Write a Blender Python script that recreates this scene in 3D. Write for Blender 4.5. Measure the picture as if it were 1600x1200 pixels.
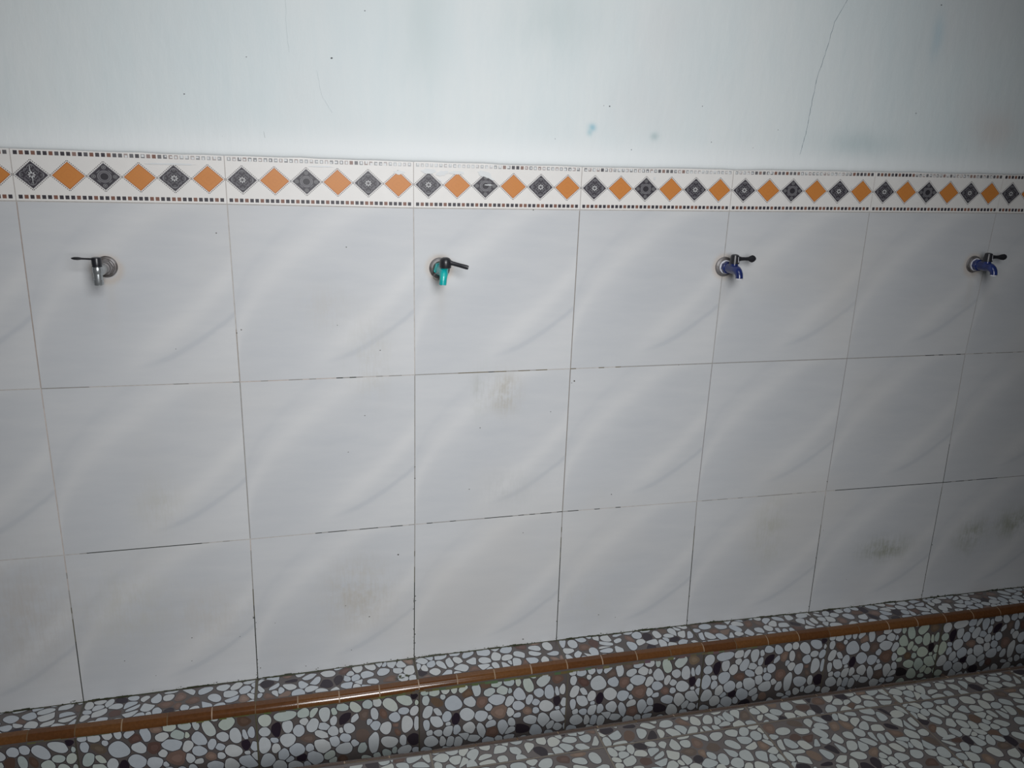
import bpy, bmesh, math, random
from mathutils import Vector, Matrix, Euler
C = bpy.context.scene
for o in list(bpy.data.objects): bpy.data.objects.remove(o)
COL = C.collection

# ------------------------------------------------------------------ camera
cam_d = bpy.data.cameras.new('camera'); cam = bpy.data.objects.new('camera', cam_d); COL.objects.link(cam)
cam.location = (0.544438, -1.886520, 1.332831)
cam.rotation_euler = (1.284285, -0.032101, -0.251022)
cam_d.sensor_fit = 'HORIZONTAL'; cam_d.sensor_width = 36.0
cam_d.lens = 36.0 * 1278.526 / 1600.0
cam_d.clip_start = 0.02; cam_d.clip_end = 100
C.camera = cam
# ------------------------------------------------------------------ view and world
C.view_settings.view_transform = 'Standard'; C.view_settings.look = 'None'
C.view_settings.gamma = 1.0; C.view_settings.use_curve_mapping = False
C.view_settings.exposure = 0.0
W = bpy.data.worlds.new('sky'); C.world = W; W.use_nodes = True
bg = W.node_tree.nodes['Background']; bg.inputs[0].default_value = (0.75, 0.85, 1.0, 1); bg.inputs[1].default_value = 0.015
# ------------------------------------------------------------------ added area lamps, fitted to the wall brightness
def area(name, loc, target, sx, sy, power, color, spread=180):
    l = bpy.data.lights.new(name, 'AREA'); l.shape = 'RECTANGLE'; l.size = sx; l.size_y = sy
    l.energy = power; l.color = color; l.spread = math.radians(spread)
    o = bpy.data.objects.new(name, l); COL.objects.link(o); o.location = loc
    o.rotation_euler = (Vector(target) - Vector(loc)).to_track_quat('-Z', 'Y').to_euler(); return o
area('added_front_light', (0.84, -2.25, 1.54), (0.84, 0, 0.56), 0.7, 1.0, 15.8, (0.985, 0.99, 1.0), 100)  # added lamp behind the camera, shaped for the falloff across the wall
area('added_overhead_light', (1.0, -1.25, 2.45), (1.35, 0, 1.45), 0.9, 0.6, 3.3, (0.95, 0.98, 1.0), 120)  # added overhead lamp for tap shadows and brighter plaster at right

T = 0.4
# ------------------------------------------------------------------ helpers
def tag(o, label=None, cat=None, group=None, kind=None):
    if label: o['label'] = label
    if cat: o['category'] = cat
    if group: o['group'] = group
    if kind: o['kind'] = kind
    return o

class NX:                                   # arithmetic on shader sockets
    tree = None
    def __init__(s, k): s.k = k
    @staticmethod
    def op(name, *a):
        n = NX.tree.nodes.new('ShaderNodeMath'); n.operation = name
        for i, v in enumerate(a):
            if isinstance(v, NX): NX.tree.links.new(v.k, n.inputs[i])
            else: n.inputs[i].default_value = v
        return NX(n.outputs[0])
    def __add__(s, o): return NX.op('ADD', s, o)
    __radd__ = __add__
    def __sub__(s, o): return NX.op('SUBTRACT', s, o)
    def __rsub__(s, o): return NX.op('SUBTRACT', o, s)
    def __mul__(s, o): return NX.op('MULTIPLY', s, o)
    __rmul__ = __mul__
    def __truediv__(s, o): return NX.op('DIVIDE', s, o)
    def pow(s, e): return NX.op('POWER', NX.op('MAXIMUM', s, 0.0), e)
    def clamp(s): return NX.op('MINIMUM', NX.op('MAXIMUM', s, 0.0), 1.0)
def gauss(d, w): q = d / w; return NX.op('EXPONENT', (q * q) * -1.0)
def step(x, a, b):
    n = NX.tree.nodes.new('ShaderNodeMapRange'); n.interpolation_type = 'SMOOTHSTEP'
    NX.tree.links.new(x.k, n.inputs[0]); n.inputs[1].default_value = a; n.inputs[2].default_value = b
    return NX(n.outputs[0])
def mixc(f, a, b):
    n = NX.tree.nodes.new('ShaderNodeMix'); n.data_type = 'RGBA'
    for i, v in ((0, f), (6, a), (7, b)):
        if isinstance(v, NX): NX.tree.links.new(v.k, n.inputs[i])
        elif isinstance(v, (int, float)): n.inputs[i].default_value = v
        else: n.inputs[i].default_value = (*v, 1)
    return NX(n.outputs[2])
def noise(scale, detail=3, vec=None, sc=(1, 1, 1), rough=.5, rot=(0, 0, 0), loc=(0, 0, 0)):
    t = NX.tree; n = t.nodes.new('ShaderNodeTexNoise'); n.inputs['Scale'].default_value = scale
    n.inputs['Detail'].default_value = detail; n.inputs['Roughness'].default_value = rough
    m = t.nodes.new('ShaderNodeMapping'); m.inputs['Scale'].default_value = sc
    m.inputs['Rotation'].default_value = rot; m.inputs['Location'].default_value = loc
    if vec is None:
        g = t.nodes.new('ShaderNodeNewGeometry'); vec = g.outputs['Position']
    t.links.new(vec, m.inputs[0]); t.links.new(m.outputs[0], n.inputs['Vector']); return NX(n.outputs[0])
def newmat(name, rough=.5, metal=0, color=(.5, .5, .5), spec=.5, coat=0):
    m = bpy.data.materials.new(name); m.use_nodes = True; b = m.node_tree.nodes['Principled BSDF']
    b.inputs['Base Color'].default_value = (*color, 1); b.inputs['Roughness'].default_value = rough
    b.inputs['Metallic'].default_value = metal; b.inputs['Specular IOR Level'].default_value = spec
    b.inputs['Coat Weight'].default_value = coat
    m.diffuse_color = (*color, 1)
    NX.tree = m.node_tree; return m, b
def link(x, sock): NX.tree.links.new(x.k, sock)
def posxyz():
    g = NX.tree.nodes.new('ShaderNodeNewGeometry'); s = NX.tree.nodes.new('ShaderNodeSeparateXYZ')
    NX.tree.links.new(g.outputs['Position'], s.inputs[0]); return [NX(s.outputs[i]) for i in range(3)]
def bump(height, b, strength=.3, dist=.002):
    n = NX.tree.nodes.new('ShaderNodeBump'); n.inputs['Strength'].default_value = strength
    n.inputs['Distance'].default_value = dist; link(height, n.inputs['Height'])
    NX.tree.links.new(n.outputs[0], b.inputs['Normal'])

class PS:                                   # polygon soup with a colour attribute
    def __init__(s): s.v = []; s.f = []; s.c = []; s.m = []; s.uv = {}
    def add(s, pts, col, mi=0, uv=None):
        i = len(s.v); s.v += [tuple(p) for p in pts]; s.f.append(tuple(range(i, i + len(pts)))); s.c.append(col); s.m.append(mi)
        if uv: s.uv[len(s.f) - 1] = uv
    def build(s, name, mats, parent=None, merge=False, smooth=False):
        me = bpy.data.meshes.new(name); me.from_pydata(s.v, [], s.f)
        at = me.color_attributes.new('tint', 'FLOAT_COLOR', 'CORNER'); k = 0
        uvl = me.uv_layers.new(name='tile') if s.uv else None
        for p, c, mi in zip(me.polygons, s.c, s.m):
            p.material_index = mi
            for j, li in enumerate(p.loop_indices):
                at.data[li].color = (*c, 1)
                if uvl and p.index in s.uv: uvl.data[li].uv = s.uv[p.index][j]
        for m in mats: me.materials.append(m)
        me.update()
        o = bpy.data.objects.new(name, me); COL.objects.link(o)
        if merge:
            bm = bmesh.new(); bm.from_mesh(me); bmesh.ops.remove_doubles(bm, verts=bm.verts, dist=1e-5); bm.to_mesh(me); bm.free()
        if smooth:
            for p in me.polygons: p.use_smooth = True
        if parent: o.parent = parent
        return o
def tintmat(name, rough=.3, spec=.5, mott=.08, nscale=60):
    m, b = newmat(name, rough, spec=spec); a = NX.tree.nodes.new('ShaderNodeAttribute'); a.attribute_name = 'tint'
    n = noise(nscale, 3)
    hv = NX.tree.nodes.new('ShaderNodeHueSaturation'); NX.tree.links.new(a.outputs['Color'], hv.inputs['Color'])
    link((n - .5) * (2 * mott) + 1.0, hv.inputs['Value']); NX.tree.links.new(hv.outputs[0], b.inputs['Base Color'])
    return m, b
def lerp(a, b, t): return a + (b - a) * t
def pw(pts, x):                             # piecewise linear
    if x <= pts[0][0]: return pts[0][1]
    for (x0, y0), (x1, y1) in zip(pts, pts[1:]):
        if x <= x1: return lerp(y0, y1, (x - x0) / (x1 - x0))
    return pts[-1][1]
# ------------------------------------------------------------------ the tile grid as it was laid (x, z of joints)
GRID = [[(-.0016, 1.1882), (-.0033, .7921), (-.0025, .3929), (-.0034, -.0033)],
        [(.4022, 1.1873), (.405, .7903), (.4053, .3942), (.4021, .0009)],
        [(.8024, 1.1843), (.8047, .7914), (.8042, .3971), (.8019, .0055)],
        [(1.1995, 1.1848), (1.1978, .792), (1.197, .3987), (1.1996, .0058)],
        [(1.5943, 1.1863), (1.5914, .7923), (1.5886, .3961), (1.5971, .0034)],
        [(2.002, 1.1886), (2.0017, .7916), (1.9986, .3946), (2.0027, -.0045)],
        [(2.4064, 1.1906), (2.3942, .7917), (2.4047, .3909), (2.4083, -.0065)]]
TOP = [1.2896, 1.2871, 1.2851, 1.2837, 1.2857, 1.2904, 1.2929]
I0, I1 = -4, 11
def corner(i, j):
    if i < 0: return (i * T - .002, GRID[0][j][1] + (-.006 if j == 3 else 0))
    if i > 6: return (GRID[6][j][0] + (i - 6) * T, GRID[6][j][1] - (.003 if j == 3 else 0))
    return GRID[i][j]
def top(i): return TOP[min(max(i, 0), 6)]
def wpt(i, j, u, v, y=0.0):                 # u to the right, v upward inside tile (i, row j)
    a = corner(i, j + 1); b = corner(i + 1, j + 1); c = corner(i + 1, j); d = corner(i, j)
    x = lerp(lerp(a[0], b[0], u), lerp(d[0], c[0], u), v); z = lerp(lerp(a[1], b[1], u), lerp(d[1], c[1], u), v)
    return (x, y, z)
def basez(x): return pw([(corner(i, 3)) for i in range(I0, I1 + 1)], x)

# ---- materials
plaster, b = newmat('painted_plaster', .62)
x, y, z = posxyz()
blot = noise(1.6, 5, sc=(1, 1, .55), rough=.6); fine = noise(7, 4, sc=(1.6, 1, .5), rough=.65); brush = noise(22, 3, sc=(3, 1, .25))
f = ((blot - .5) * 2.6 + (fine - .5) * 1.1 + (brush - .5) * .4 + .5 + (step(x, .9, 2.0) * .12)).clamp()
white = gauss(z - pw([(0, 1.3)], 0), .05)
c = mixc(f, (.72, .755, .755), (.64, .71, .725))
pinkish = step(noise(2.3, 2, loc=(4, 0, 2)), .52, .75)
c = mixc(pinkish * .35, c, (.66, .66, .665))
c = mixc((gauss(z - 1.305, .035) * .75).clamp(), c, (.76, .785, .79))
for sx, sz, rx, rz, col, am in ((1.218, 1.372, .010, .008, (.30, .52, .60), .9), (1.212, 1.360, .007, .008, (.36, .55, .60), .7), (1.378, 1.360, .010, .009, (.42, .52, .53), .75),
                            (2.03, 1.745, .16, .012, (.33, .52, .60), .9), (2.12, 1.62, .018, .05, (.42, .58, .66), .5), (.83, 1.58, .05, .12, (.52, .60, .60), .45),
                            (1.12, 1.60, .10, .07, (.50, .58, .58), .4), (2.35, 1.40, .07, .05, (.60, .56, .54), .5), (1.95, 1.36, .10, .03, (.44, .54, .56), .5)):
    d = gauss(x - sx + (fine - .5) * rx * 1.5, rx) * gauss(z - sz + (fine - .5) * rz * 1.5, rz)
    c = mixc((d * am).clamp(), c, col)
link(c, b.inputs['Base Color']); bump(noise(30, 4, sc=(1.5, 1, .6)) * .6 + blot * 2.0, b, .35, .004)

marble, b = newmat('glazed_marble_tile', .46, spec=.35)
uvn = NX.tree.nodes.new('ShaderNodeUVMap'); uvn.uv_map = 'tile'; sp = NX.tree.nodes.new('ShaderNodeSeparateXYZ'); NX.tree.links.new(uvn.outputs[0], sp.inputs[0])
u, v = NX(sp.outputs[0]), NX(sp.outputs[1])
w1 = noise(2.2, 3, vec=uvn.outputs[0]); w2 = noise(5, 4, vec=uvn.outputs[0], rot=(0, 0, .75), sc=(.45, 2.2, 1), rough=.6)
uu = u + (w1 - .5) * .10; vv = v + (w1 - .5) * .10
band = gauss(vv - (uu.pow(2.1) * .60 + .04), .085) * step(u, .3, .65)
vein = gauss(vv - (uu.pow(2.5) * .36 + .035), .018) * step(u, .42, .66)
low = step(uu - vv, .45, .75)
up = gauss(vv - (uu.pow(.55) * .98 + .20), .085)
up2 = gauss(vv - (uu.pow(.6) * .95 + .42), .035) * .5
dark = gauss(vv - uu - .02, .24) * gauss(u - .42, .42)
lum = band * .52 + low * .30 + up * .42 - vein * .60 - up2 * .28 - dark * .30 + (w2 - .5) * .9 + .42
c = mixc(lum.clamp(), (.492, .508, .53), (.60, .605, .61))
x, y, z = posxyz()
warm = step(noise(1.7, 3), .5, .72)
c = mixc(warm * .35, c, (.55, .53, .50))
sn = noise(14, 4, rough=.7); st = noise(60, 3, sc=(3, 1, .35))
for sx, sz, rx, rz, col, am in ((1.028, .735, .035, .045, (.40, .375, .32), .9), (.965, .745, .018, .06, (.40, .41, .38), .5), (.70, .83, .045, .09, (.47, .46, .42), .45),
                            (.66, .215, .075, .085, (.44, .41, .36), .7), (.12, .24, .09, .10, (.48, .47, .42), .4), (.30, .20, .08, .08, (.48, .45, .41), .35), (-.10, .25, .09, .14, (.46, .43, .40), .5),
                            (2.24, .185, .075, .035, (.24, .25, .18), .75), (2.55, .20, .05, .05, (.25, .26, .19), .7), (2.72, .23, .09, .045, (.24, .25, .18), .75), (1.83, .28, .05, .10, (.42, .42, .36), .5),
                            (.21, .50, .05, .06, (.46, .45, .40), .4), (1.04, .48, .07, .05, (.46, .47, .47), .45), (1.28, .12, .09, .10, (.50, .50, .49), .4), (.60, .96, .06, .05, (.48, .47, .45), .4)):
    d = gauss(x - sx, rx) * gauss(z - sz, rz) * (step(sn, .36, .62) * .8 + step(st, .45, .6) * .35)
    c = mixc((d * am).clamp(), c, col)
for sx, z1 in ((.152, 1.02), (.863, 1.02), (1.596, 1.02), (2.362, 1.02)):   # rust and lime round the flanges
    dx = x - sx; dz = z - 1.048; r = NX.op('SQRT', dx * dx + dz * dz)
    c = mixc((gauss(r - .026 + (sn - .5) * .012, .008) * .55).clamp(), c, (.50, .42, .35))
    c = mixc((gauss(x - sx - .004, .012) * step(1.04 - z, 0, .02) * step(z, .86, 1.0) * .22).clamp(), c, (.50, .47, .43))
link(c, b.inputs['Base Color']); bump(noise(9, 2), b, .08, .003)
grout, b = tintmat('tile_grout', .85, .2, .25, 90)
band_m, b = tintmat('printed_border_tile', .42, .35, .04, 40)
peb_m, b = tintmat('pebble_print_tile', .22, .5, .07, 70)
trim_m, b = tintmat('brown_glazed_trim', .14, .6, .30, 160)

# ---- wall_back: plaster above the tiling, solid wall behind it
def zt(x): return pw([(i * T, top(i)) for i in range(I0, I1 + 1)], x)
wb = PS(); NXS = 150; xa, xb = I0 * T, I1 * T
prof = [(.0, -.6), (.0, -.002), (-.0012, .0), (-.0045, .0015), (-.0062, .006), (-.0060, .013), (-.0040, .024), (-.0022, .040), (-.0015, .07), (-.0015, .2), (-.0015, 1.3)]
rnd = random.Random(4); wob = [rnd.uniform(-.0009, .0009) for _ in range(NXS + 1)]
def wv(i, k):
    X = lerp(xa, xb, i / NXS); yy, dz = prof[k]; return (X, yy, zt(X) + dz + (wob[i] if 1 < k < 8 else 0)) if k else (X, .0, -.62)
for i in range(NXS):
    for k in range(len(prof) - 1): wb.add([wv(i, k), wv(i + 1, k), wv(i + 1, k + 1), wv(i, k + 1)], (.7, .7, .7))
wb.add([(xa, .12, -.62), (xa, .12, 2.59), (xb, .12, 2.59), (xb, .12, -.62)], (.7, .7, .7))
wb.add([(xa, 0, -.62), (xa, 0, 2.59), (xa, .12, 2.59), (xa, .12, -.62)], (.7, .7, .7)); wb.add([(xb, 0, -.62), (xb, .12, -.62), (xb, .12, 2.59), (xb, 0, 2.59)], (.7, .7, .7))
wb.add([(xa, -.0015, 2.585), (xb, -.0015, 2.585), (xb, .12, 2.59), (xa, .12, 2.59)], (.7, .7, .7))
wall = wb.build('wall_back', [plaster], merge=True, smooth=True)
tag(wall, 'pale blue-grey painted plaster wall above the tiling, blotchy and cracked', 'wall', kind='structure')
# cracks and flecks in the plaster
dirt, b = tintmat('dark_fleck', .9, .1, .1)
ck = PS()
def crack(pts, w, col, y=-.0022):
    P = []
    for (a, c_), (d, e) in zip(pts, pts[1:]):
        n = 7
        for k in range(n): P.append((lerp(a, d, k / n) + rnd.uniform(-.0008, .0008), lerp(c_, e, k / n)))
    P.append(pts[-1])
    for k, ((a, c_), (d, e)) in enumerate(zip(P, P[1:])):
        ww = w * rnd.uniform(.6, 1.3) * .5
        ck.add([(a - ww, y, c_), (a + ww, y, c_), (d + ww, y, e), (d - ww, y, e)], col)
CRK = [([(1.8489, 1.6887), (1.822, 1.6372), (1.8095, 1.5716), (1.7933, 1.5049), (1.7875, 1.4376), (1.7823, 1.3767), (1.7711, 1.3179)], 0.001, (0.2, 0.25, 0.28)), ([(0.541, 1.5981), (0.5408, 1.5375), (0.5443, 1.4983)], 0.0007, (0.58, 0.63, 0.64)), ([(0.5989, 1.4662), (0.6077, 1.4156), (0.6281, 1.3827)], 0.0007, (0.58, 0.63, 0.64)), ([(0.4851, 1.3398), (0.4889, 1.3126)], 0.0008, (0.45, 0.48, 0.48)), ([(0.4009, 1.3279), (0.3979, 1.302)], 0.0008, (0.4, 0.42, 0.42))]
for pts, w, col in CRK: crack(pts, w, col)
def disc(ps, x, z, r, col, y, n=9, sq=1.0, rn=random.Random(2)):
    ps.add([(x + r * rn.uniform(.75, 1.2) * math.cos(-k * 2 * math.pi / n), y, z + sq * r * rn.uniform(.75, 1.2) * math.sin(-k * 2 * math.pi / n)) for k in range(n)][::-1], col)
for X, Z, r in [(0.63, 1.4918, 0.0022), (0.4584, 1.4849, 0.0012), (0.701, 1.5883, 0.0012), (1.2586, 1.4218, 0.0018), (1.2443, 1.4226, 0.0009), (1.3203, 1.3264, 0.0015), (1.4941, 1.4315, 0.0013), (1.271, 1.3133, 0.001), (1.1301, 1.345, 0.001), (1.6408, 1.3403, 0.001), (2.0943, 1.4391, 0.0012), (2.1176, 1.6956, 0.002), (0.3834, 1.2938, 0.0018), (2.0962, 1.4391, 0.001), (2.1973, 1.3243, 0.0015), (1.7039, 1.3847, 0.001), (0.3328, 1.4072, 0.0015), (1.5267, 1.3503, 0.0012)]: disc(ck, X, Z, r, (.10, .10, .11), -.0022, sq=.7)
ck.build('plaster_cracks', [dirt], wall)

# ---- glazed wall tiles and their joints
tl = PS(); gr = PS(); gh = .0012
for i in range(I0, I1):
    for j in range(3):
        p = [wpt(i, j, *q, 0) for q in ((0, 0), (1, 0), (1, 1), (0, 1))]
        q = [(p[0][0] + gh, p[0][2] + gh), (p[1][0] - gh, p[1][2] + gh), (p[2][0] - gh, p[2][2] - gh), (p[3][0] + gh, p[3][2] - gh)]
        N = 4
        def qp(u, v, y): return (lerp(lerp(q[0][0], q[1][0], u), lerp(q[3][0], q[2][0], u), v), y, lerp(lerp(q[0][1], q[1][1], u), lerp(q[3][1], q[2][1], u), v))
        ys = -.0016
        for a in range(N):
            for c_ in range(N):
                uv = [(a / N, c_ / N), ((a + 1) / N, c_ / N), ((a + 1) / N, (c_ + 1) / N), (a / N, (c_ + 1) / N)]
                tl.add([qp(*t, ys) for t in uv], (.6, .6, .6), 0, uv)
        for (u0, v0), (u1, v1) in (((0, 0), (1, 0)), ((1, 0), (1, 1)), ((1, 1), (0, 1)), ((0, 1), (0, 0))):
            tl.add([qp(u1, v1, ys), qp(u0, v0, ys), qp(u0, v0, -.0002), qp(u1, v1, -.0002)], (.6, .6, .6), 0, [(u0, v0)] * 4)
tl.build('wall_tiles', [marble], wall)
LG, PK, MG, DG, BR = (.46, .44, .42), (.47, .42, .39), (.30, .29, .275), (.045, .048, .042), (.16, .135, .085)
def hcol(j, x):                             # colour of the horizontal joint under row j
    r = rnd.random()
    if j == 0:
        segs = [(-9, -.01, LG, LG), (-.01, .09, LG, MG), (.09, .25, LG, LG), (.25, .28, MG, DG), (.28, .36, LG, LG), (.36, .62, PK, MG), (.62, .68, MG, DG), (.68, .80, LG, MG), (.80, .90, MG, MG), (.90, 1.0, BR, DG), (1.0, 1.13, BR, MG), (1.13, 1.33, LG, BR), (1.33, 2.0, MG, MG), (2.0, 2.25, MG, MG), (2.25, 2.37, DG, MG), (2.37, 9, MG, LG)]
    elif j == 1:
        segs = [(-9, .0, LG, LG), (.0, .04, LG, MG), (.04, .28, DG, DG), (.28, .40, LG, MG), (.40, .55, LG, LG), (.55, .76, DG, MG), (.76, .82, LG, MG), (.82, 1.2, DG, MG), (1.2, 1.35, LG, DG), (1.35, 1.6, LG, LG), (1.6, 1.98, MG, LG), (1.98, 2.02, LG, LG), (2.02, 2.4, DG, DG), (2.4, 2.6, DG, MG), (2.6, 9, MG, LG)]
    elif j == 2:
        segs = [(-9, 9, (.06, .065, .045), DG)]
    else: segs = [(-9, 9, LG, LG)]
    for a, b_, c1, c2 in segs:
        if a <= x < b_: return c1 if r < .6 else c2
def vcol(i, j, v):
    r = rnd.random()
    if j == 2:
        t = 1 - v + rnd.uniform(-.1, .1)
        a = {0: .42, 1: .38, 2: .25, 3: .15, 4: .2, 5: .25, 6: 0}.get(i, .4)
        return DG if t > a + .15 else ((.13, .12, .09) if t > a else (MG if t > a - .25 else PK))
    if j == 1: return {1: MG, 2: MG, 3: (.24, .22, .20), 6: DG if v < .3 else MG}.get(i, PK if i < 4 else (.30, .29, .29))
    return {3: (.27, .25, .23), 2: LG, 1: LG if v > .3 else (.34, .31, .28), 0: (.36, .31, .28)}.get(i, (.36, .35, .34))
for i in range(I0, I1):
    for j in range(-1, 3):
        n = 26
        for k in range(n):
            if j >= 0: a = wpt(i, j, k / n, 0); c_ = wpt(i, j, (k + 1) / n, 0)
            else: a = wpt(i, 0, k / n, 1); c_ = wpt(i, 0, (k + 1) / n, 1)
            g = gh * 1.6; gr.add([(a[0], -.0009, a[2] - g), (c_[0], -.0009, c_[2] - g), (c_[0], -.0009, c_[2] + g), (a[0], -.0009, a[2] + g)], hcol(j, a[0]))
        if j >= 0:
            for k in range(n):
                a = wpt(i, j, 0, k / n); c_ = wpt(i, j, 0, (k + 1) / n)
                gr.add([(a[0] - g, -.0008, a[2]), (a[0] + g, -.0008, a[2]), (c_[0] + g, -.0008, c_[2]), (c_[0] - g, -.0008, c_[2])], vcol(i, j, k / n))
gr.build('tile_joints', [grout], wall)
# flecks on the tiles, mould along the foot of the wall
fk = PS()
for X, Z, r in [(0.7614, 0.3166, 0.0022), (0.6266, 0.1848, 0.0013), (0.6858, 0.1457, 0.0018), (0.7232, 0.8549, 0.0015), (0.6845, 0.6947, 0.0014), (0.6431, 0.6038, 0.0012), (0.9682, 0.6477, 0.0013), (1.1508, 0.6805, 0.0012), (0.9434, 0.4831, 0.0016), (1.3329, 0.4377, 0.0016), (1.2098, 0.7596, 0.0022), (1.2032, 0.7548, 0.0012), (0.4049, 0.9048, 0.0015), (0.4149, 0.9119, 0.0015), (0.6507, 1.0962, 0.0014), (0.626, 0.9173, 0.001), (1.0845, 1.1834, 0.0015), (0.8044, 0.5542, 0.0015), (0.8043, 0.5234, 0.0018), (0.2543, 0.1408, 0.0014), (0.3661, 0.1295, 0.0012), (0.0576, -0.0076, 0.002), (0.41, 0.032, 0.0016), (0.5219, 0.0214, 0.0014), (0.5521, 0.0112, 0.0014), (0.638, 0.0529, 0.0013), (1.0906, 0.3469, 0.0012), (0.2748, 0.8718, 0.001), (0.3761, 1.1261, 0.0014), (1.998, 0.4247, 0.0016), (1.3205, 0.072, 0.0015), (1.1026, 0.0229, 0.0022), (1.3714, 0.0574, 0.0012), (2.0102, 0.2689, 0.001), (2.1182, 0.0939, 0.001), (0.0979, 0.0976, 0.0014), (0.2495, 0.0758, 0.0012), (0.1643, 0.046, 0.001), (0.767, 1.0934, 0.0001), (0.452, 0.1568, 0.001), (1.4949, 0.7914, 0.001)]: disc(fk, X, Z, r, (.09, .085, .07), -.0019, sq=.85)
rn = random.Random(11)
for k in range(520):
    X = rn.uniform(-.6, 3.1); a = rn.random() ** 3
    if math.sin(X * 9) + math.sin(X * 23 + 1) + rn.uniform(-1, 1) < -.3: continue
    disc(fk, X, basez(X) + .0008 + a * .006, rn.uniform(.0009, .0026), rn.choice([(.05, .055, .03), (.07, .08, .04), (.035, .035, .03)]), -.0018, 6, .6)
for k in range(60):
    i = rn.choice([0, 1, 1, 2, 2, 2, 3, 3, 4, 5, 6]); v = rn.random() ** 2 * .5; p = wpt(i, 2, 0, v)
    disc(fk, p[0] + rn.uniform(-.003, .003), p[2], rn.uniform(.0008, .0018), (.06, .06, .045), -.0019, 6)
fk.build('dark_specks', [dirt], wall)

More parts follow.
